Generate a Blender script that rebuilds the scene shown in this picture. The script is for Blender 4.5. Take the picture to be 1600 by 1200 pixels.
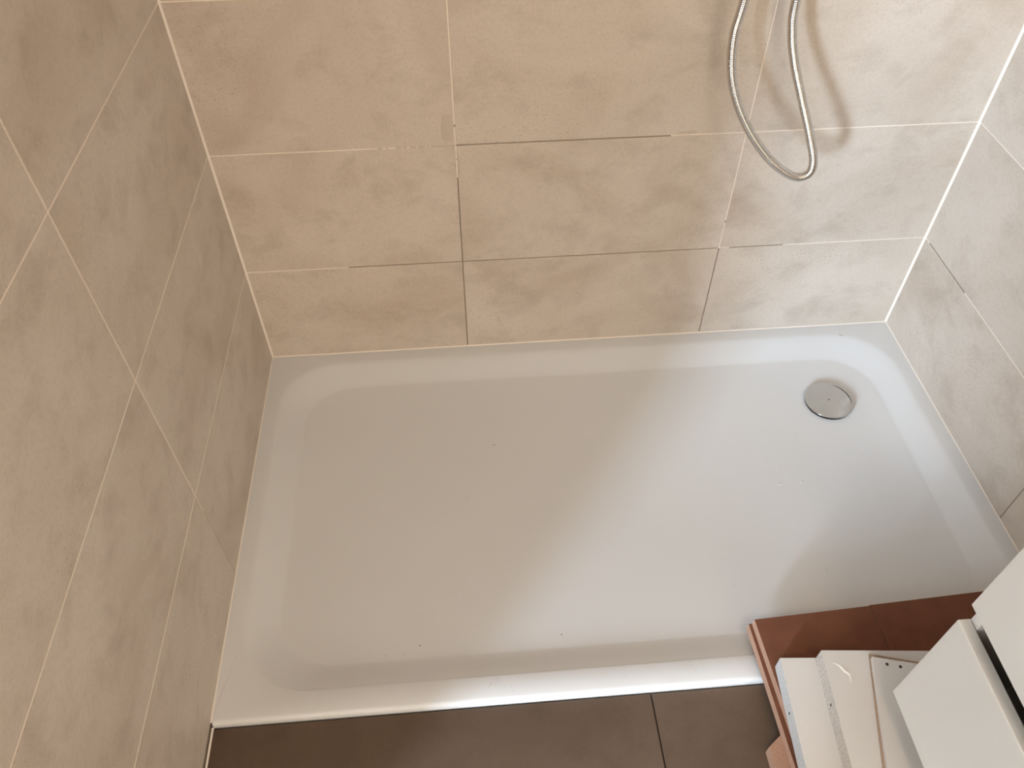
import bpy, bmesh, math, random
from mathutils import Vector, Matrix
random.seed(7)
for o in list(bpy.data.objects): bpy.data.objects.remove(o)
SC = bpy.context.scene
COL = SC.collection
PI = math.pi

# ------------------------------------------------------------------ camera, world, light, exposure
cd = bpy.data.cameras.new('camera'); cam = bpy.data.objects.new('camera', cd); COL.objects.link(cam)
cd.sensor_width = 36; cd.lens = 1243.2 / 1600 * 36; cd.clip_start = .01
cam.location = (.4923, -1.4445, 1.4377)
cam.rotation_euler = (.73804, .00198, -.08034)
SC.camera = cam
W = bpy.data.worlds.new('world'); SC.world = W; W.use_nodes = True
nt = W.node_tree
sky = nt.nodes.new('ShaderNodeTexSky'); sky.sky_type = 'NISHITA'; sky.sun_disc = False
sky.sun_elevation = math.radians(35); sky.sun_rotation = math.radians(120)
nt.links.new(sky.outputs[0], nt.nodes['Background'].inputs[0]); nt.nodes['Background'].inputs[1].default_value = .12
# daylight from the window of the next room, reaching the shower past the end of the left wall
WIN = (-2.39, -1.84, .85, 1.95); YF = -4.0
ld = bpy.data.lights.new('window_daylight', 'AREA'); ld.shape = 'RECTANGLE'
ld.size = WIN[1]-WIN[0]; ld.size_y = WIN[3]-WIN[2]; ld.energy = 335; ld.color = (.70, .88, 1.09)
lo = bpy.data.objects.new('window_daylight', ld); COL.objects.link(lo)
lo.location = ((WIN[0]+WIN[1])/2, YF+.03, (WIN[2]+WIN[3])/2); 
lo.rotation_euler = Vector((0, 1, 0)).to_track_quat('-Z', 'Z').to_euler()
# added warm fill from behind the camera, set in an assumed doorway
DOOR = (.50, 1.45, 2.08)
dd = bpy.data.lights.new('added_warm_fill', 'AREA'); dd.shape = 'RECTANGLE'
dd.size = DOOR[1]-DOOR[0]; dd.size_y = DOOR[2]; dd.energy = 37; dd.color = (1.0, .855, .675)
do = bpy.data.objects.new('added_warm_fill', dd); COL.objects.link(do)
do.location = ((DOOR[0]+DOOR[1])/2, YF-.02, DOOR[2]/2)
do.rotation_euler = Vector((0, 1, 0)).to_track_quat('-Z', 'Z').to_euler()
LAMP_POWER = 9.5; LAMP_COL = (1.0, .84, .66); LAMP_POS = (.82, -2.08)
SC.view_settings.view_transform = 'Standard'; SC.view_settings.look = 'None'
SC.view_settings.exposure = 0.035; SC.view_settings.gamma = 1.0; SC.view_settings.use_curve_mapping = False

# ------------------------------------------------------------------ helpers
def obj(name, me, mat=None, parent=None, loc=None, rot=None):
    if isinstance(me, bmesh.types.BMesh):
        m = bpy.data.meshes.new(name); bmesh.ops.recalc_face_normals(me, faces=me.faces); me.to_mesh(m); me.free(); me = m
    o = bpy.data.objects.new(name, me); COL.objects.link(o)
    if mat and not me.materials: me.materials.append(mat)
    if loc: o.location = loc
    if rot: o.rotation_euler = rot
    if parent: o.parent = parent
    return o
def empty(name, loc=(0, 0, 0), rz=0):
    o = bpy.data.objects.new(name, None); COL.objects.link(o); o.empty_display_size = .05
    o.location = loc; o.rotation_euler = (0, 0, rz); return o
def tag(o, label=None, cat=None, group=None, kind=None):
    if label: o['label'] = label
    if cat: o['category'] = cat
    if group: o['group'] = group
    if kind: o['kind'] = kind
    return o
def box(bm, x0, x1, y0, y1, z0, z1):
    v = [bm.verts.new((x, y, z)) for x in (x0, x1) for y in (y0, y1) for z in (z0, z1)]
    for f in ((0,1,3,2), (4,6,7,5), (0,4,5,1), (2,3,7,6), (0,2,6,4), (1,5,7,3)): bm.faces.new([v[i] for i in f])
    return v
def bbox(x0, x1, y0, y1, z0, z1, bev=0, seg=2):
    bm = bmesh.new(); box(bm, x0, x1, y0, y1, z0, z1)
    if bev: bmesh.ops.bevel(bm, geom=bm.edges[:], offset=bev, segments=seg, affect='EDGES', profile=.5)
    return bm
def smooth(o, ang=40):
    for p in o.data.polygons: p.use_smooth = True
    try: o.data.set_sharp_from_angle(angle=math.radians(ang))
    except Exception: pass
    return o
def lathe(profile, seg=48, closed_top=True):
    """profile: list of (r, z) from bottom to top"""
    bm = bmesh.new(); rings = []
    for r, z in profile:
        if r < 1e-6: rings.append([bm.verts.new((0, 0, z))])
        else: rings.append([bm.verts.new((r*math.cos(2*PI*i/seg), r*math.sin(2*PI*i/seg), z)) for i in range(seg)])
    for a, b in zip(rings, rings[1:]):
        for i in range(seg):
            j = (i+1) % seg
            if len(a) == 1 and len(b) > 1: bm.faces.new((a[0], b[j], b[i]))
            elif len(b) == 1 and len(a) > 1: bm.faces.new((a[i], a[j], b[0]))
            elif len(a) > 1: bm.faces.new((a[i], a[j], b[j], b[i]))
    return bm
def catmull(pts, per=24):
    P = [Vector(p) for p in pts]; P = [P[0]*2-P[1]] + P + [P[-1]*2-P[-2]]
    out = []
    for i in range(1, len(P)-2):
        a, b, c, d = P[i-1:i+3]
        for k in range(per):
            t = k/per
            out.append(.5*((2*b)+(c-a)*t+(2*a-5*b+4*c-d)*t*t+(3*b-a-3*c+d)*t**3))
    out.append(P[-2]); return out
def resample(pts, step):
    out = [pts[0]]; acc = 0
    for a, b in zip(pts, pts[1:]):
        L = (b-a).length; pos = step-acc
        while pos <= L: out.append(a+(b-a)*(pos/L)); pos += step
        acc = (acc+L) % step
    return out
def tube(pts, rfun, seg=16, cap=True):
    bm = bmesh.new(); rings = []
    t0 = (pts[1]-pts[0]).normalized(); n = t0.orthogonal().normalized()
    for i, p in enumerate(pts):
        t = (pts[min(i+1, len(pts)-1)]-pts[max(i-1, 0)]).normalized()
        n = (n-t*n.dot(t)).normalized(); b = t.cross(n); r = rfun(i)
        rings.append([bm.verts.new(p+(n*math.cos(2*PI*k/seg)+b*math.sin(2*PI*k/seg))*r) for k in range(seg)])
    for a, b in zip(rings, rings[1:]):
        for k in range(seg): bm.faces.new((a[k], a[(k+1) % seg], b[(k+1) % seg], b[k]))
    if cap: bm.faces.new(rings[0][::-1]); bm.faces.new(rings[-1])
    return bm

# ------------------------------------------------------------------ materials
def mat(name, col, rough=.5, metal=0, spec=.5, coat=0):
    m = bpy.data.materials.new(name); m.use_nodes = True
    b = m.node_tree.nodes['Principled BSDF']
    b.inputs['Base Color'].default_value = (*col, 1); b.inputs['Roughness'].default_value = rough
    b.inputs['Metallic'].default_value = metal; b.inputs['Specular IOR Level'].default_value = spec
    b.inputs['Coat Weight'].default_value = coat
    return m
def N(m, t, **kw):
    n = m.node_tree.nodes.new(t)
    for k, v in kw.items():
        if k in n.inputs: n.inputs[k].default_value = v
        else: setattr(n, k, v)
    return n
def L(m, a, b): m.node_tree.links.new(a, b)
def ramp(m, fac, stops):
    r = m.node_tree.nodes.new('ShaderNodeValToRGB'); e = r.color_ramp.elements
    while len(e) < len(stops): e.new(.5)
    for i, (p, c) in enumerate(stops): e[i].position = p; e[i].color = (*c, 1) if len(c) == 3 else c
    L(m, fac, r.inputs[0]); return r
def mixc(m, fac, a, b, mode='MIX'):
    n = m.node_tree.nodes.new('ShaderNodeMix'); n.data_type = 'RGBA'; n.blend_type = mode
    for s, v in ((n.inputs[0], fac), (n.inputs[6], a), (n.inputs[7], b)):
        if isinstance(v, bpy.types.NodeSocket): L(m, v, s)
        else: s.default_value = v if not isinstance(v, tuple) else (*v, 1)
    return n.outputs[2]
def coords(m, rnd=40):
    tc = N(m, 'ShaderNodeTexCoord')
    if not rnd: return tc.outputs['Object']
    oi = N(m, 'ShaderNodeObjectInfo')
    s = N(m, 'ShaderNodeVectorMath', operation='SCALE'); s.inputs[0].default_value = (rnd, rnd*.73, rnd*1.7)
    L(m, oi.outputs['Random'], s.inputs['Scale'])
    a = N(m, 'ShaderNodeVectorMath', operation='ADD'); L(m, tc.outputs['Object'], a.inputs[0]); L(m, s.outputs[0], a.inputs[1])
    return a.outputs[0]

def stone_tile(name, light, mid, dark, rough=.42, pit=.5, stretch=(1, 1.25, 1)):
    m = mat(name, mid, rough, spec=.4); b = m.node_tree.nodes['Principled BSDF']
    c = coords(m)
    mp = N(m, 'ShaderNodeMapping'); mp.inputs['Scale'].default_value = stretch; L(m, c, mp.inputs[0])
    n1 = N(m, 'ShaderNodeTexNoise', Scale=3.2, Detail=5., Roughness=.55, Distortion=.6); L(m, mp.outputs[0], n1.inputs['Vector'])
    n2 = N(m, 'ShaderNodeTexNoise', Scale=11., Detail=6., Roughness=.62, Distortion=.3); L(m, mp.outputs[0], n2.inputs['Vector'])
    n3 = N(m, 'ShaderNodeTexNoise', Scale=170., Detail=3., Roughness=.7); L(m, c, n3.inputs['Vector'])
    base = ramp(m, n1.outputs[0], [(.30, dark), (.47, mid), (.66, light)]).outputs[0]
    blot = ramp(m, n2.outputs[0], [(.32, (.84, .82, .80)), (.50, (1, 1, 1)), (.75, (1.0, .995, .99))]).outputs[0]
    col = mixc(m, .75, base, blot, 'MULTIPLY')
    grain = ramp(m, n3.outputs[0], [(.32, (.87, .855, .84)), (.54, (1, 1, 1))]).outputs[0]
    col = mixc(m, .6, col, grain, 'MULTIPLY')
    # sparse pin-holes, in patches
    v = N(m, 'ShaderNodeTexVoronoi', voronoi_dimensions='2D', Scale=95.); L(m, c, v.inputs['Vector'])
    pm = ramp(m, v.outputs['Distance'], [(.08, (1, 1, 1)), (.17, (0, 0, 0))]).outputs[0]
    pk = ramp(m, v.outputs['Color'], [(.60, (0, 0, 0)), (.66, (1, 1, 1))]).outputs[0]
    n4 = N(m, 'ShaderNodeTexNoise', Scale=2.3, Detail=2.); L(m, c, n4.inputs['Vector'])
    pa = ramp(m, n4.outputs[0], [(.50, (0, 0, 0)), (.60, (pit, pit, pit))]).outputs[0]
    pits = mixc(m, 1., mixc(m, 1., pm, pk, 'MULTIPLY'), pa, 'MULTIPLY')
    col = mixc(m, pits, col, tuple(x*.5 for x in dark))
    L(m, col, b.inputs['Base Color'])
    rr = ramp(m, n2.outputs[0], [(.3, (rough+.10,)*3), (.7, (rough-.06,)*3)]).outputs[0]; L(m, rr, b.inputs['Roughness'])
    bp = N(m, 'ShaderNodeBump', Strength=.10, Distance=.002); L(m, n3.outputs[0], bp.inputs['Height']); L(m, bp.outputs[0], b.inputs['Normal'])
    return m
M = {}
M['tile'] = stone_tile('beige_stone_tile', (.67, .59, .508), (.625, .542, .457), (.545, .455, .37))
M['floor_tile'] = stone_tile('dark_floor_tile', (.128, .084, .056), (.110, .071, .046), (.092, .058, .037), rough=.5, pit=.2)
M['bed'] = mat('joint_bed', (.34, .275, .215), .9)
M['floor_bed'] = mat('floor_joint', (.04, .033, .027), .9)
M['grout'] = mat('cream_grout', (.88, .77, .66), .8)
M['smear'] = mat('dried_adhesive', (.56, .48, .395), .7)
M['silicone'] = mat('cream_sealant', (.86, .77, .67), .45)
M['paint'] = mat('painted_plaster', (.78, .73, .66), .8)
M['ceil'] = mat('ceiling_paint', (.82, .80, .77), .85)
M['tray'] = mat('white_acrylic', (.725, .72, .71), .16, spec=.5)
m = M['tray']; b = m.node_tree.nodes['Principled BSDF']; c = coords(m, 0)
n = N(m, 'ShaderNodeTexNoise', Scale=5., Detail=4.); L(m, c, n.inputs['Vector'])
L(m, ramp(m, n.outputs[0], [(.35, (.16,)*3), (.7, (.235,)*3)]).outputs[0], b.inputs['Roughness'])
M['chrome'] = mat('chrome', (.66, .65, .63), .16, 1)
m = M['chrome']; b = m.node_tree.nodes['Principled BSDF']; c = coords(m, 0)
n = N(m, 'ShaderNodeTexNoise', Scale=60., Detail=4.); L(m, c, n.inputs['Vector'])
L(m, ramp(m, n.outputs[0], [(.4, (.12,)*3), (.7, (.30,)*3)]).outputs[0], b.inputs['Roughness'])
M['cover'] = mat('polished_steel_cover', (.60, .61, .61), .14, 1)
m = M['cover']; b = m.node_tree.nodes['Principled BSDF']; c = coords(m, 0)
n = N(m, 'ShaderNodeTexNoise', Scale=45., Detail=5., Distortion=1.); L(m, c, n.inputs['Vector'])
L(m, ramp(m, n.outputs[0], [(.45, (.10,)*3), (.7, (.20,)*3)]).outputs[0], b.inputs['Roughness'])
M['gap_dark'] = mat('cover_gap_shade', (.015, .014, .013), .6)  # near-black colour stands in for the shade in the gap under the drain cover
M['lacquer'] = mat('white_lacquer', (.73, .695, .645), .30)
M['carcass'] = mat('white_carcass', (.72, .69, .65), .45)
M['recess'] = mat('dark_grip_profile', (.035, .035, .033), .5)
M['brown'] = mat('brown_board_face', (.182, .072, .041), .6, spec=.12)
M['brown_edge'] = mat('brown_board_edge', (.43, .255, .175), .7, spec=.2)
M['white_face'] = mat('white_melamine', (.665, .63, .59), .38)
M['chip_edge'] = mat('chipboard_edge', (.56, .49, .425), .8, spec=.2)
M['film_edge'] = mat('pale_grey_edge', (.58, .56, .53), .6)
M['tan_edge'] = mat('tan_edge', (.42, .30, .22), .7, spec=.2)
for k, s, a in (('chip_edge', 260, .25), ('film_edge', 200, .12), ('brown_edge', 220, .12), ('brown', 30, .10), ('tan_edge', 150, .15)):
    m = M[k]; b = m.node_tree.nodes['Principled BSDF']; base = tuple(b.inputs['Base Color'].default_value)[:3]
    n = N(m, 'ShaderNodeTexNoise', Scale=float(s), Detail=4.); L(m, coords(m, 10), n.inputs['Vector'])
    L(m, ramp(m, n.outputs[0], [(.35, tuple(x*(1-a) for x in base)), (.65, tuple(min(1, x*(1+a*.5)) for x in base))]).outputs[0], b.inputs['Base Color'])
M['hole'] = mat('hole_dark', (.03, .025, .02), .9)
M['grit'] = mat('grit', (.22, .17, .13), .9)
M['frame'] = mat('white_window_frame', (.8, .8, .78), .4)
M['film'] = mat('clear_film', (.86, .83, .79), .12)
M['shade'] = mat('lamp_diffuser', (.9, .88, .84), .5)
b = M['shade'].node_tree.nodes['Principled BSDF']; b.inputs['Emission Color'].default_value = (1, .84, .66, 1); b.inputs['Emission Strength'].default_value = 2.
M['glass'] = mat('window_glass', (1, 1, 1), .02); M['glass'].node_tree.nodes['Principled BSDF'].inputs['Transmission Weight'].default_value = 1.
M['water'] = mat('water_drop', (.725, .72, .71), .04)

# ------------------------------------------------------------------ setting
WX = 1.5905; DY = .905; ZF = -.016; ZC = 2.40; XL = -2.9
X1, X2 = .4923, 1.0923
Z0, H = .2732, .2988
YL = -1.41          # the left wall stops here
YL2 = -2.06         # the added light-blocking wall begins here
ROWS = [.0] + [Z0 + H*i for i in range(8)]
ROWS = [z for z in ROWS if z < ZC-.05] + [ZC]
J = .0024           # joint width
T = .0030           # depth of a joint
_tm = {}
def tile_mesh(w, h, material, t=T, bev=.0007):
    k = (round(w, 4), round(h, 4), material.name)
    if k in _tm: return _tm[k]
    bm = bmesh.new(); rs = []
    for ins, z in ((0, -t+.0002), (0, -bev), (bev, 0)):
        rs.append([bm.verts.new((sx*(w/2-ins), sy*(h/2-ins), z)) for sx, sy in ((-1,-1), (1,-1), (1,1), (-1,1))])
    for a, b_ in zip(rs, rs[1:]):
        for i in range(4): bm.faces.new((a[i], a[(i+1) % 4], b_[(i+1) % 4], b_[i]))
    bm.faces.new(rs[2]); bm.faces.new(rs[0][::-1])
    me = bpy.data.meshes.new('tile'); bmesh.ops.recalc_face_normals(bm, faces=bm.faces); bm.to_mesh(me); bm.free()
    me.materials.append(material); _tm[k] = me; return me
def struct(name, bm, m):
    return tag(obj(name, bm, m), kind='structure')

# walls (the bed sits T behind the tile face)
wall_back = struct('wall_back', bbox(-.12, WX+.12, T, .15, -.10, ZC), M['bed'])
wall_left = struct('wall_left', bbox(-.12+T, -T, YL+.002, T, -.10, ZC), M['bed'])
wall_right = struct('wall_right', bbox(WX+T, WX+.15, YF, T, -.10, ZC), M['bed'])
ROT = {'b': (PI/2, 0, 0), 'l': (PI/2, 0, PI/2), 'r': (PI/2, 0, -PI/2)}
def P(side, u, z, d=0):
    """u along the wall from the back corner (or left corner), z height, d out of the face"""
    if side == 'b': return Vector((u, -d, z))
    if side == 'l': return Vector((d, -u, z))
    return Vector((WX-d, -u, z))
def tile_wall(side, wall, cols, rows):
    for a, b_ in zip(cols, cols[1:]):
        for z0, z1 in zip(rows, rows[1:]):
            w, h = b_-a-J, z1-z0-J
            if w < .01 or h < .01: continue
            obj('tile', tile_mesh(w, h, M['tile']), None, wall, P(side, (a+b_)/2, (z0+z1)/2, random.uniform(-.0003, .0003)), ROT[side])
def grout(side, wall, u0, u1, z0, z1, rec=.0005, m='grout', wob=0):
    """a filled joint between two corners, sunk rec below the tile face"""
    a = P(side, u0, z0, -T+.0001); b_ = P(side, u1, z1, -rec)
    lo_ = [min(a[i], b_[i]) for i in range(3)]; hi = [max(a[i], b_[i]) for i in range(3)]
    obj('grout_joint', bbox(lo_[0], hi[0], lo_[1], hi[1], lo_[2], hi[2]), M[m], wall)
def hj(side, wall, z, u0, u1, rec=.0005): grout(side, wall, u0, u1, z-J/2, z+J/2, rec)
def vj(side, wall, u, z0, z1, rec=.0005): grout(side, wall, u-J/2, u+J/2, z0, z1, rec)
tile_wall('b', wall_back, [0, X1, X2, WX], ROWS)
LC = [0, .607, 1.207, -YL]
tile_wall('l', wall_left, LC, ROWS)
RC = [0, .608, 1.208, 1.808, 2.408, 3.008, 3.608, -YF]
tile_wall('r', wall_right, RC, ROWS)
# back wall joints: the lower ones are still open in places
for z in ROWS[3:-1]: hj('b', wall_back, z, .002, WX-.002)
z2, z1 = ROWS[2], ROWS[1]
hj('b', wall_back, z2, .002, .336)
for a, b_ in ((.345, .352), (.356, .372), (.384, .387), (.394, .400), (.413, .416), (.431, .434), (.440, .442)): hj('b', wall_back, z2, a, b_, .0001)
grout('b', wall_back, .336, .490, z2-J/2, z2+J/2, .0005, 'smear')
hj('b', wall_back, z2, .934, .945); hj('b', wall_back, z2, .945, .975, .0012); hj('b', wall_back, z2, .975, WX-.002)
hj('b', wall_back, z1, .002, .232); hj('b', wall_back, z1, 1.245, WX-.002); hj('b', wall_back, z1, 1.09, 1.118, .0012)
for a, b_ in ((.618, ROWS[3]),): vj('b', wall_back, X1, a, b_)
vj('b', wall_back, X1, .54, .612, .0012); vj('b', wall_back, X1, .497, .538)
for i in range(3, len(ROWS)-1): vj('b', wall_back, X1, ROWS[i], ROWS[i+1]); vj('b', wall_back, X2, ROWS[i], ROWS[i+1])
vj('b', wall_back, X2, .352, ROWS[3]); vj('b', wall_back, X2, .272, .345, .0011)
# left wall
for z in ROWS[1:-1]: hj('l', wall_left, z, .002, -YL-.002, .0004 if z > .3 else .0003)
vj('l', wall_left, LC[1], .225, ZC-.002); vj('l', wall_left, LC[2], .05, ZC-.002)
# right wall
hj('r', wall_right, z1, .200, 3.0); hj('r', wall_right, z1, .002, .022)
for z in ROWS[2:-1]: hj('r', wall_right, z, .002, -YF-.002)
for u in RC[1:-1]: vj('r', wall_right, u, .17 if u < .7 else .0, ZC-.002)
# smears of adhesive left beside the joints
def smear(pts2, d=.0005):
    bm = bmesh.new(); n = len(pts2)
    a = [bm.verts.new(P('b', x, z, .0001)) for x, z in pts2]; cx, cz = sum(p[0] for p in pts2)/n, sum(p[1] for p in pts2)/n
    b_ = [bm.verts.new(P('b', cx+(x-cx)*.8, cz+(z-cz)*.8, d)) for x, z in pts2]
    for i in range(n): bm.faces.new((a[i], a[(i+1) % n], b_[(i+1) % n], b_[i]))
    bm.faces.new(b_); smooth(obj('adhesive_smear', bm, M['smear'], wall_back), 180)
smear([(.4655, .586), (.4868, .580), (.4890, .612), (.4885, .640), (.4700, .642), (.4650, .615)])
smear([(.4965, .2795), (.515, .2770), (.527, .2760), (.524, .2850), (.512, .2915), (.502, .2890)])
smear([(.945, .5755), (.99, .5765), (.985, .5815), (.95, .5805)])
smear([(.4945, .500), (.4975, .498), (.4990, .545), (.4950, .565)])
# corner and tray sealant beads
def bead(p0, p1, n1, n2, r, name='sealant_bead', parent=None):
    bm = bmesh.new(); rs = []
    n1, n2 = Vector(n1), Vector(n2)
    for p in (Vector(p0), Vector(p1)):
        q = [p-n1*.0005-n2*.0005, p+n1*r-n2*.0005, p+n1*r*.42+n2*r*.42, p+n2*r-n1*.0005]
        rs.append([bm.verts.new(x) for x in q])
    for i in range(4): bm.faces.new((rs[0][i], rs[0][(i+1) % 4], rs[1][(i+1) % 4], rs[1][i]))
    bm.faces.new(rs[0]); bm.faces.new(rs[1][::-1])
    return obj(name, bm, M['silicone'], parent)
bead((0, 0, .002), (0, 0, ZC), (1, 0, 0), (0, -1, 0), .0040, parent=wall_back)
bead((WX, 0, .002), (WX, 0, ZC), (-1, 0, 0), (0, -1, 0), .0050, parent=wall_back)
bead((.002, 0, .0), (WX-.002, 0, .0), (0, -1, 0), (0, 0, 1), .0026, parent=wall_back)
bead((0, -.002, 0), (0, -DY+.003, 0), (1, 0, 0), (0, 0, 1), .0022, parent=wall_left)
bead((WX, -.002, 0), (WX, -DY+.003, 0), (-1, 0, 0), (0, 0, 1), .0022, parent=wall_right)
bead((0, -DY, ZF), (0, YL, ZF), (1, 0, 0), (0, 0, 1), .0030, parent=wall_left)

# floor of dark tiles, each a piece of its own
floor = struct('floor', bbox(XL, WX, YF, -DY-.0015, -.10, ZF-T), M['floor_bed'])
FX = [XL, -2.413, -1.613, -.813, -.013, .787, WX]
FY = [-DY-.0015, -1.505, -2.305, -3.105, YF]
for a, b_ in zip(FX, FX[1:]):
    for c0, c1 in zip(FY, FY[1:]):
        w, h = b_-a-.003, c0-c1-.003
        obj('floor_tile', tile_mesh(w, h, M['floor_tile']), None, floor, ((a+b_)/2, (c0+c1)/2, ZF))
# the rest of the room behind the camera
struct('floor_base', bbox(-.12, WX+.1, -DY-.0015, .1, -.14, -.10), M['floor_bed'])
struct('wall_front_left_part', bbox(XL, WIN[0], YF-.25, YF, -.1, ZC), M['paint'])
struct('wall_front_middle_part', bbox(WIN[1], DOOR[0], YF-.25, YF, -.1, ZC), M['paint'])
struct('wall_front_right_part', bbox(DOOR[1], WX+.1, YF-.25, YF, -.1, ZC), M['paint'])
struct('wall_front_lintel_part', bbox(DOOR[0], DOOR[1], YF-.25, YF, DOOR[2], ZC), M['paint'])
struct('floor_hallway', bbox(DOOR[0]-.3, DOOR[1]+.3, YF-1.2, YF, -.1, ZF), M['floor_bed'])
struct('wall_front_sill_part', bbox(WIN[0], WIN[1], YF-.25, YF, -.1, WIN[2]), M['paint'])
struct('wall_front_top_part', bbox(WIN[0], WIN[1], YF-.25, YF, WIN[3], ZC), M['paint'])
struct('wall_light_blocker', bbox(-.12, 0, YF, YL2, -.1, ZC), M['paint'])  # unseen wall added to keep the window light off the vanity front
struct('trim_1', bbox(-.122, .0, YL-.006, YL+.001, ZF, ZC), M['paint'])
struct('wall_side', bbox(XL-.1, XL, YF-.25, -.1, -.1, ZC), M['paint'])
struct('wall_alcove', bbox(XL, -.12, -1.2, -1.1, -.1, ZC), M['paint'])
struct('ceiling', bbox(XL-.1, WX+.15, YF-.25, .15, ZC, ZC+.1), M['ceil'])
win = tag(empty('window_1', ((WIN[0]+WIN[1])/2, YF-.12, WIN[2])), kind='structure')
ww, wh = WIN[1]-WIN[0], WIN[3]-WIN[2]
bm = bmesh.new()
for a in ((-ww/2, -ww/2+.05, 0, wh), (ww/2-.05, ww/2, 0, wh), (-ww/2, ww/2, 0, .05), (-ww/2, ww/2, wh-.05, wh)): box(bm, a[0], a[1], -.03, .03, a[2], a[3])
obj('window_frame', bm, M['frame'], win)
obj('pane', bbox(-ww/2+.05, ww/2-.05, -.004, .004, .05, wh-.05), M['glass'], win)

# ------------------------------------------------------------------ shower tray
def rrect(x0, x1, y0, y1, r, z, n=12):
    out = []
    for cx, cy, a0 in ((x1-r, y1-r, 0), (x0+r, y1-r, PI/2), (x0+r, y0+r, PI), (x1-r, y0+r, 1.5*PI)):
        for i in range(n+1):
            a = a0+PI/2*i/n; out.append((cx+r*math.cos(a), cy+r*math.sin(a), z))
    return out
def make_tray():
    bm = bmesh.new()
    x0, x1, y0, y1 = .0008, WX-.0008, -DY, -.0008
    prof = []   # (inset front, inset others, radius, z)
    prof.append((.0, 0, .003, -.060)); prof.append((.0, 0, .003, -.0085))
    for i in range(1, 6):
        a = PI/2*i/5; prof.append((.0085*(1-math.cos(a)), .0004*i/5, .003+.003*i/5, -.0085+.0085*math.sin(a)))
    prof.append((.045, .030, .135, 0.0)); 
    ZB = -.032
    for i in range(1, 13):
        t = i/12; s = .25*t*t*(3-2*t)+.75*t
        w = .035 + (.098-.035)*t
        prof.append((w+.008, w-.003, .135-.02*t, ZB*s))
    rings = []
    for fi, oi, r, z in prof:
        rings.append([bm.verts.new(p) for p in rrect(x0+oi, x1-oi, y0+fi, y1-oi, r, z)])
    n = len(rings[0])
    for a, b_ in zip(rings, rings[1:]):
        for i in range(n): bm.faces.new((a[i], a[(i+1) % n], b_[(i+1) % n], b_[i]))
    bm.faces.new(rings[-1]); bm.faces.new(rings[0][::-1])
    o = obj('shower_tray', bm, M['tray']); smooth(o, 35)
    return o
tray = make_tray()
tag(tray, 'white acrylic shower tray with rounded basin, set between the tiled walls', 'shower tray')
ZB = -.032

# waste cover
DC = (1.3605, -.2355)
dr = tag(empty('drain_cover', (DC[0], DC[1], ZB)), 'round chrome drain cover in far corner of white shower tray', 'drain cover')
smooth(obj('seat', lathe([(0, .0001), (.0555, .0001), (.0560, .0012), (.0520, .0022), (.0515, .0063), (0, .0063)]), M['gap_dark'], dr))
disc = smooth(obj('cover_disc', lathe([(0, .0050), (.0565, .0050), (.0580, .0056), (.0583, .0066), (.0578, .0076), (.0562, .0081), (.0548, .0081), (.030, .0083), (0, .0084)], 64), M['cover'], dr), 25)
disc.location.z = .0016
bm = bmesh.new()   # curved lifting slot near the rim
a0, a1 = math.radians(-22), math.radians(62); vs = []
for i in range(17):
    a = a0+(a1-a0)*i/16; w = .0011*math.sin(PI*i/16)+.0001
    vs.append([bm.verts.new(((.0528+s*w)*math.cos(a), (.0528+s*w)*math.sin(a), zz)) for s, zz in ((-1, .00825), (1, .00825))])
for a, b_ in zip(vs, vs[1:]): bm.faces.new((a[0], a[1], b_[1], b_[0]))
bmesh.ops.solidify(bm, geom=bm.faces[:], thickness=.0002)
obj('lifting_slot', bm, M['hole'], disc)
obj('centre_dimple', lathe([(0, .0082), (.0017, .0083), (.0015, .0086), (0, .0086)], 12), M['hole'], disc)

# ------------------------------------------------------------------ shower hose with its fittings
def px(u, v, y):
    """a point of the hose on the plane y = const (worked out once from the survey of the room)"""
    R = cam.rotation_euler.to_matrix()
    d = R @ Vector(((u-800)/1243.2, -(v-600)/1243.2, -1)); t = (y-cam.location.y)/d.y
    return cam.location + d*t
HV = [px(u, v, y) for u, v, y in ((1162, 3, -.104), (1147, 55, -.112), (1143, 110, -.120), (1152, 160, -.130), (1172, 206, -.140), (1200, 246, -.150), (1228, 270, -.157), (1248, 277, -.159),
                (1265, 270, -.158), (1271, 250, -.154), (1265, 210, -.140), (1252, 150, -.116), (1242, 100, -.098), (1238, 55, -.086), (1243, 5, -.080))]
a_, e = HV[0], HV[-1]
HOSE = [Vector((a_.x+.040, -.100, 1.62)), Vector((a_.x+.038, -.100, 1.52)), Vector((a_.x+.026, -.100, 1.28)), Vector((a_.x+.011, -.101, 1.00))] + HV
HOSE += [Vector((e.x+.003, -.078, 1.00)), Vector((e.x+.004, -.078, 1.13)), Vector((e.x+.004, -.078, 1.262))]
pts = resample(catmull(HOSE, 30), .0008)
hs = tag(empty('shower_hose', HOSE[-1]), 'ribbed chrome shower hose hanging in a loop before the back wall', 'shower hose')
loc0 = HOSE[-1]
pl = [p-loc0 for p in pts]
smooth(obj('hose_body', tube(pl, lambda i: .0083+.00022*math.sin(2*PI*i/4), 14), M['chrome'], hs), 180)
def nut(a, b_): return tube([a, a.lerp(b_, .5), b_], lambda i: (.0092, .0104, .0106)[i], 20)
obj('end_nut', nut(pl[60], pl[0]), M['chrome'], hs); obj('end_nut', nut(pl[-60], pl[-1]), M['chrome'], hs)

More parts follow.
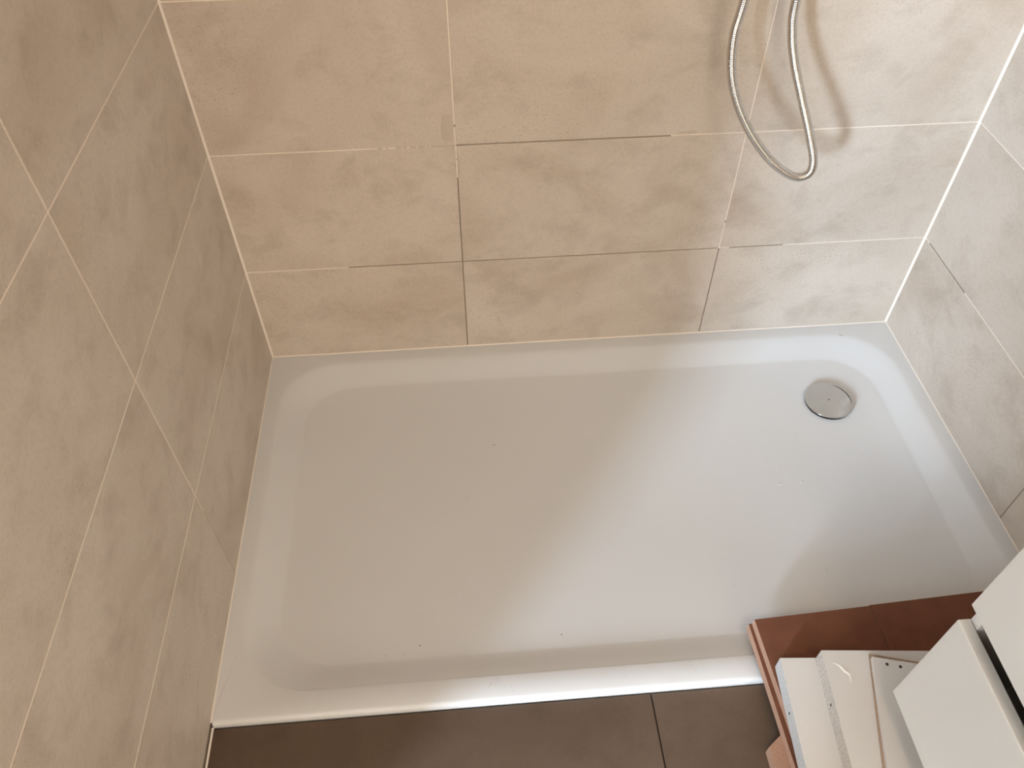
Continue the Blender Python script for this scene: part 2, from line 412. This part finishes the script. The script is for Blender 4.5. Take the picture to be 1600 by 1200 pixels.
mx = tag(empty('shower_mixer', (HOSE[-1].x, 0, 1.289)), 'chrome bar shower mixer on the back wall above the hose', 'mixer tap')
def cyl(p0, p1, r, m, name, parent, seg=28):
    return smooth(obj(name, tube([Vector(p0), Vector(p1)], lambda i: r, seg), m, parent))
cyl((-.13, -.062, 0), (.13, -.062, 0), .020, M['chrome'], 'valve_body', mx)
for s in (-1, 1):
    cyl((s*.132, -.062, 0), (s*.178, -.062, 0), .023, M['chrome'], 'knob', mx)
    cyl((s*.075, -.060, 0), (s*.075, -.010, 0), .015, M['chrome'], 'inlet', mx)
    cyl((s*.075, -.010, 0), (s*.075, -.0005, 0), .033, M['chrome'], 'wall_flange', mx)
cyl((0, -.078, -.014), (0, -.078, -.0255), .011, M['chrome'], 'hose_outlet', mx)
hh = tag(empty('hand_shower', HOSE[0]), 'chrome hand shower hanging in its wall bracket', 'hand shower')
cyl((0, -.001, .001), (.004, -.05, .20), .0115, M['chrome'], 'handle', hh)
h_ = obj('spray_head', lathe([(0, -.012), (.048, -.012), (.052, -.006), (.040, .008), (.014, .020), (0, .022)], 40), M['chrome'], hh, (.004, -.075, .215), (math.radians(55), 0, 0)); smooth(h_, 30)
br = tag(empty('shower_bracket', (HOSE[0].x, 0, 1.66)), 'chrome wall bracket holding the hand shower', 'bracket')
cyl((0, -.001, 0), (0, -.010, 0), .026, M['chrome'], 'wall_flange', br); cyl((0, -.010, 0), (0, -.092, 0), .011, M['chrome'], 'arm', br)

# ------------------------------------------------------------------ wall-hung vanity, its front facing the left wall
VX, VY0, VY1 = 1.118, -1.014, -1.814
vb, vt = .200, .745
va = tag(empty('vanity_unit', (WX, (VY0+VY1)/2, vb)), 'white handleless two-drawer vanity unit hung on the right wall above the panels', 'vanity unit')
def vpart(name, x0, x1, y0, y1, z0, z1, m, bev=0, par=None):
    c0 = va.location
    return obj(name, bbox(x0-c0.x, x1-c0.x, y0-c0.y, y1-c0.y, z0-c0.z, z1-c0.z, bev), m, va)
xb = WX-.0005
vpart('side_panel', VX+.019, xb, VY0-.016, VY0, vb+.002, vt, M['carcass'], .0008)
vpart('side_panel', VX+.019, xb, VY1, VY1+.016, vb+.002, vt, M['carcass'], .0008)
vpart('bottom_panel', VX+.019, xb-.0005, VY1+.0165, VY0-.0165, vb+.004, vb+.020, M['carcass'])
vpart('back_panel', xb-.010, xb-.001, VY1+.0165, VY0-.0165, vb+.021, vt, M['carcass'])
vpart('grip_profile', VX+.046, VX+.050, VY1+.0165, VY0-.0165, .425, .515, M['recess'])
vpart('top_rail', VX+.030, VX+.045, VY1+.0165, VY0-.0165, vt-.03, vt, M['carcass'])
vpart('drawer_front', VX, VX+.018, VY1, VY0, vb, .4455, M['lacquer'], .0016)
vpart('drawer_front', VX, VX+.018, VY1, VY0, .4875, .7330, M['lacquer'], .0016)
def make_basin():
    bm = bmesh.new(); x0, x1, y0, y1 = VX-.004, WX-.001, VY1-.003, VY0+.003
    prof = [(.004, .004, vt+.0003), (0, .006, vt+.004), (0, .006, vt+.096), (.004, .008, vt+.10), (.030, .05, vt+.10), (.037, .05, vt+.097), (.060, .06, vt+.05), (.10, .07, vt+.015), (.17, .04, vt+.010)]
    rs = [[bm.verts.new(Vector(p)-va.location) for p in rrect(x0+i, x1-i, y0+i, y1-i, r, z, 6)] for i, r, z in prof]
    n = len(rs[0])
    for a, b_ in zip(rs, rs[1:]):
        for i in range(n): bm.faces.new((a[i], a[(i+1) % n], b_[(i+1) % n], b_[i]))
    bm.faces.new(rs[-1]); bm.faces.new(rs[0][::-1]); return bm
wb = empty('washbasin', va.location); tag(wb, 'white washbasin top resting on the vanity unit', 'washbasin')
smooth(obj('basin', make_basin(), M['tray'], wb), 40)

# ------------------------------------------------------------------ loose furniture panels stacked on the floor under the vanity
def prism(poly, z0, z1):
    bm = bmesh.new(); a = [bm.verts.new((x, y, z0)) for x, y in poly]; b_ = [bm.verts.new((x, y, z1)) for x, y in poly]; n = len(poly)
    for i in range(n): bm.faces.new((a[i], a[(i+1) % n], b_[(i+1) % n], b_[i]))
    bm.faces.new(a[::-1]); bm.faces.new(b_); return bm
def panel(name, corner, ang, lx, ly, z0, z1, face, edge, label, cat='panel', group='loose furniture panels stacked under the vanity', holes=(), edge_holes=(), cut=None):
    """corner = far left corner of the top face; runs lx towards the right wall and ly towards the camera"""
    r = tag(empty(name, (corner[0], corner[1], z0), math.radians(ang)), label, cat, group)
    h = z1-z0; f = .0007
    poly = [(0, -ly), (lx, -ly), (lx, 0)] + ([(cut[0], 0), (0, -cut[1])] if cut else [(0, 0)])   # cut: one corner sawn off
    obj('core', prism(poly, f, h-f), edge, r)
    obj('top_face', prism(poly, h-f, h), face, r); obj('bottom_face', prism(poly, 0, f), face, r)
    for (hx, hy) in holes: obj('dowel_hole', lathe([(0, h+.00005), (.0026, h+.00005), (.0026, h+.00025), (0, h+.00015)], 16), M['hole'], r, (hx, hy, 0))
    for hy in edge_holes:
        obj('screw_hole', lathe([(0, 0), (.0026, 0), (.0026, .0003), (0, .0002)], 14), M['hole'], r, (-.0001, hy, h*.5), (0, -PI/2, 0))
    return r
zb = ZF + .0003
panel('brown_panel', (.9650, -.992), 0, .45, .34, zb, .0120, M['brown_edge'], M['brown_edge'], 'light brown panel lowest in the stack, its cut corner poking out over the floor', cut=(.046, .0325))
panel('brown_panel', (.9847, -.8128), 1.5, .56, .55, .0121, .0340, M['brown'], M['brown_edge'], 'brown panel sandwiched just under the topmost brown boards')
panel('brown_panel', (.9901, -.8150), 2.4, .2215, .55, .0341, .0560, M['brown'], M['brown_edge'], 'shorter brown board overhanging the tray edge, left of the seam')
panel('brown_panel', (1.2125, -.8045), 2.6, .34, .55, .0341, .0564, M['brown'], M['brown_edge'], 'brown board right of the seam, partly beneath the vanity')
panel('white_panel', (1.0005, -.9055), -4.5, .42, .50, .0566, .0940, M['white_face'], M['film_edge'], 'white panel lowest and leftmost of the white boards on brown ones', edge_holes=(-.088,))
w2 = panel('white_panel', (1.0595, -.9133), -5.0, .36, .50, .0941, .1320, M['white_face'], M['chip_edge'], 'white panel with raw chipboard edge and torn film at its corner', edge_holes=(-.085,))
bm = bmesh.new(); sp = catmull([Vector((.014, -.022, 0)), Vector((.024, -.026, 0)), Vector((.031, -.036, 0)), Vector((.037, -.042, 0)), Vector((.035, -.056, 0))], 6)
q = []
for i, p in enumerate(sp):
    t = i/(len(sp)-1); w = .0019*math.sin(PI*min(1, t*1.0+.02))+.0006
    q.append([bm.verts.new((p.x-w, p.y-w*.6, .03795)), bm.verts.new((p.x, p.y, .03795+.0016*math.sin(PI*t)+.0001)), bm.verts.new((p.x+w, p.y+w*.6, .03795))])
for a, b_ in zip(q, q[1:]):
    for k in range(2): bm.faces.new((a[k], a[k+1], b_[k+1], b_[k]))
smooth(obj('torn_film', bm, M['film'], w2), 180)
panel('hardboard_sheet', (1.1365, -.9275), -15.0, .302, .45, .1321, .1361, M['tan_edge'], M['tan_edge'], 'thin tan hardboard sheet showing under the topmost white panel')
panel('white_panel', (1.1354, -.9359), -14.2, .30, .45, .1362, .1440, M['white_face'], M['white_face'], 'thin white panel with two dowel holes, topmost in the stack', holes=((.0229, -.0094), (.0442, -.0101)))

# ------------------------------------------------------------------ grit and water drops in the tray
bm = bmesh.new(); rg = random.Random(3)
def fleck(x, y, z, s, el=1, a=0):
    v = []
    for k in range(5):
        t = 2*PI*k/5+rg.random(); px_, py_ = s*el*math.cos(t)*rg.uniform(.7, 1.2), s*math.sin(t)*rg.uniform(.7, 1.2)
        v.append(bm.verts.new((x+px_*math.cos(a)-py_*math.sin(a), y+px_*math.sin(a)+py_*math.cos(a), z)))
    top = bm.verts.new((x, y, z+s*.7))
    for k in range(5): bm.faces.new((v[k], v[(k+1) % 5], top))
for x, y, s, el in ((.37, -.826, .0013, 1), (.438, -.81, .0014, 1), (.30, -.79, .0010, 1), (.335, -.79, .001, 1), (.365, -.775, .0011, 3), (.52, -.805, .0013, 1), (.64, -.775, .0016, 1),
                    (.47, -.44, .0011, 1), (.54, -.30, .0009, 6), (.47, -.29, .0008, 1), (.95, -.52, .0008, 1), (1.2, -.68, .0012, 1), (1.0, -.70, .0009, 1)): fleck(x, y, ZB, s, el, rg.uniform(-.6, .3))
for i in range(46):
    cx, cy = rg.choice(((.50, -.878), (.515, -.872), (.86, -.874), (.87, -.868), (.74, -.885)))
    fleck(rg.gauss(cx, .010), min(-.862, max(-.892, rg.gauss(cy, .008))), .0, rg.uniform(.0004, .0009))
fleck(1.455, -.040, 0, .0009, 9, -.5)
for i in range(7): fleck(rg.gauss(1.515, .012)-.012, rg.uniform(-.80, -.60), ZB*.55 + .004, .0008)
tag(obj('grit_specks', bm, M['grit']), 'tiny brown specks of building grit scattered over the white tray', 'grit', kind='stuff')
bm = bmesh.new()
for i in range(15):
    x, y, s = rg.gauss(1.18, .025), rg.uniform(-.58, -.36), rg.uniform(.0018, .0035)
    if i > 9: x, y = rg.gauss(1.36, .05), rg.uniform(-.42, -.31)
    me_ = bmesh.ops.create_uvsphere(bm, u_segments=12, v_segments=6, radius=1, matrix=Matrix.Translation((x, y, ZB)) @ Matrix.Diagonal((s, s*rg.uniform(.7, 1.4), s*.28, 1)))
tag(smooth(obj('water_drops', bm, M['water'])), 'small clear water drops on the tray floor near the drain', 'water', kind='stuff')


# ------------------------------------------------------------------ ceiling lamp behind the camera
cl = tag(empty('ceiling_lamp', (LAMP_POS[0], LAMP_POS[1], ZC)), 'round flush ceiling lamp with warm white diffuser', 'lamp')
smooth(obj('lamp_base', lathe([(0, 0), (.17, 0), (.17, -.02), (0, -.02)], 48), M['frame'], cl), 30)
smooth(obj('diffuser', lathe([(.16, -.0205), (.16, -.026), (.12, -.030), (0, -.031)], 48), M['shade'], cl), 30)
a = bpy.data.lights.new('lamp_light', 'AREA'); a.shape = 'DISK'; a.size = .32; a.energy = LAMP_POWER; a.color = LAMP_COL
ao = bpy.data.objects.new('lamp_light', a); COL.objects.link(ao); ao.location = (0, 0, -.034); ao.parent = cl
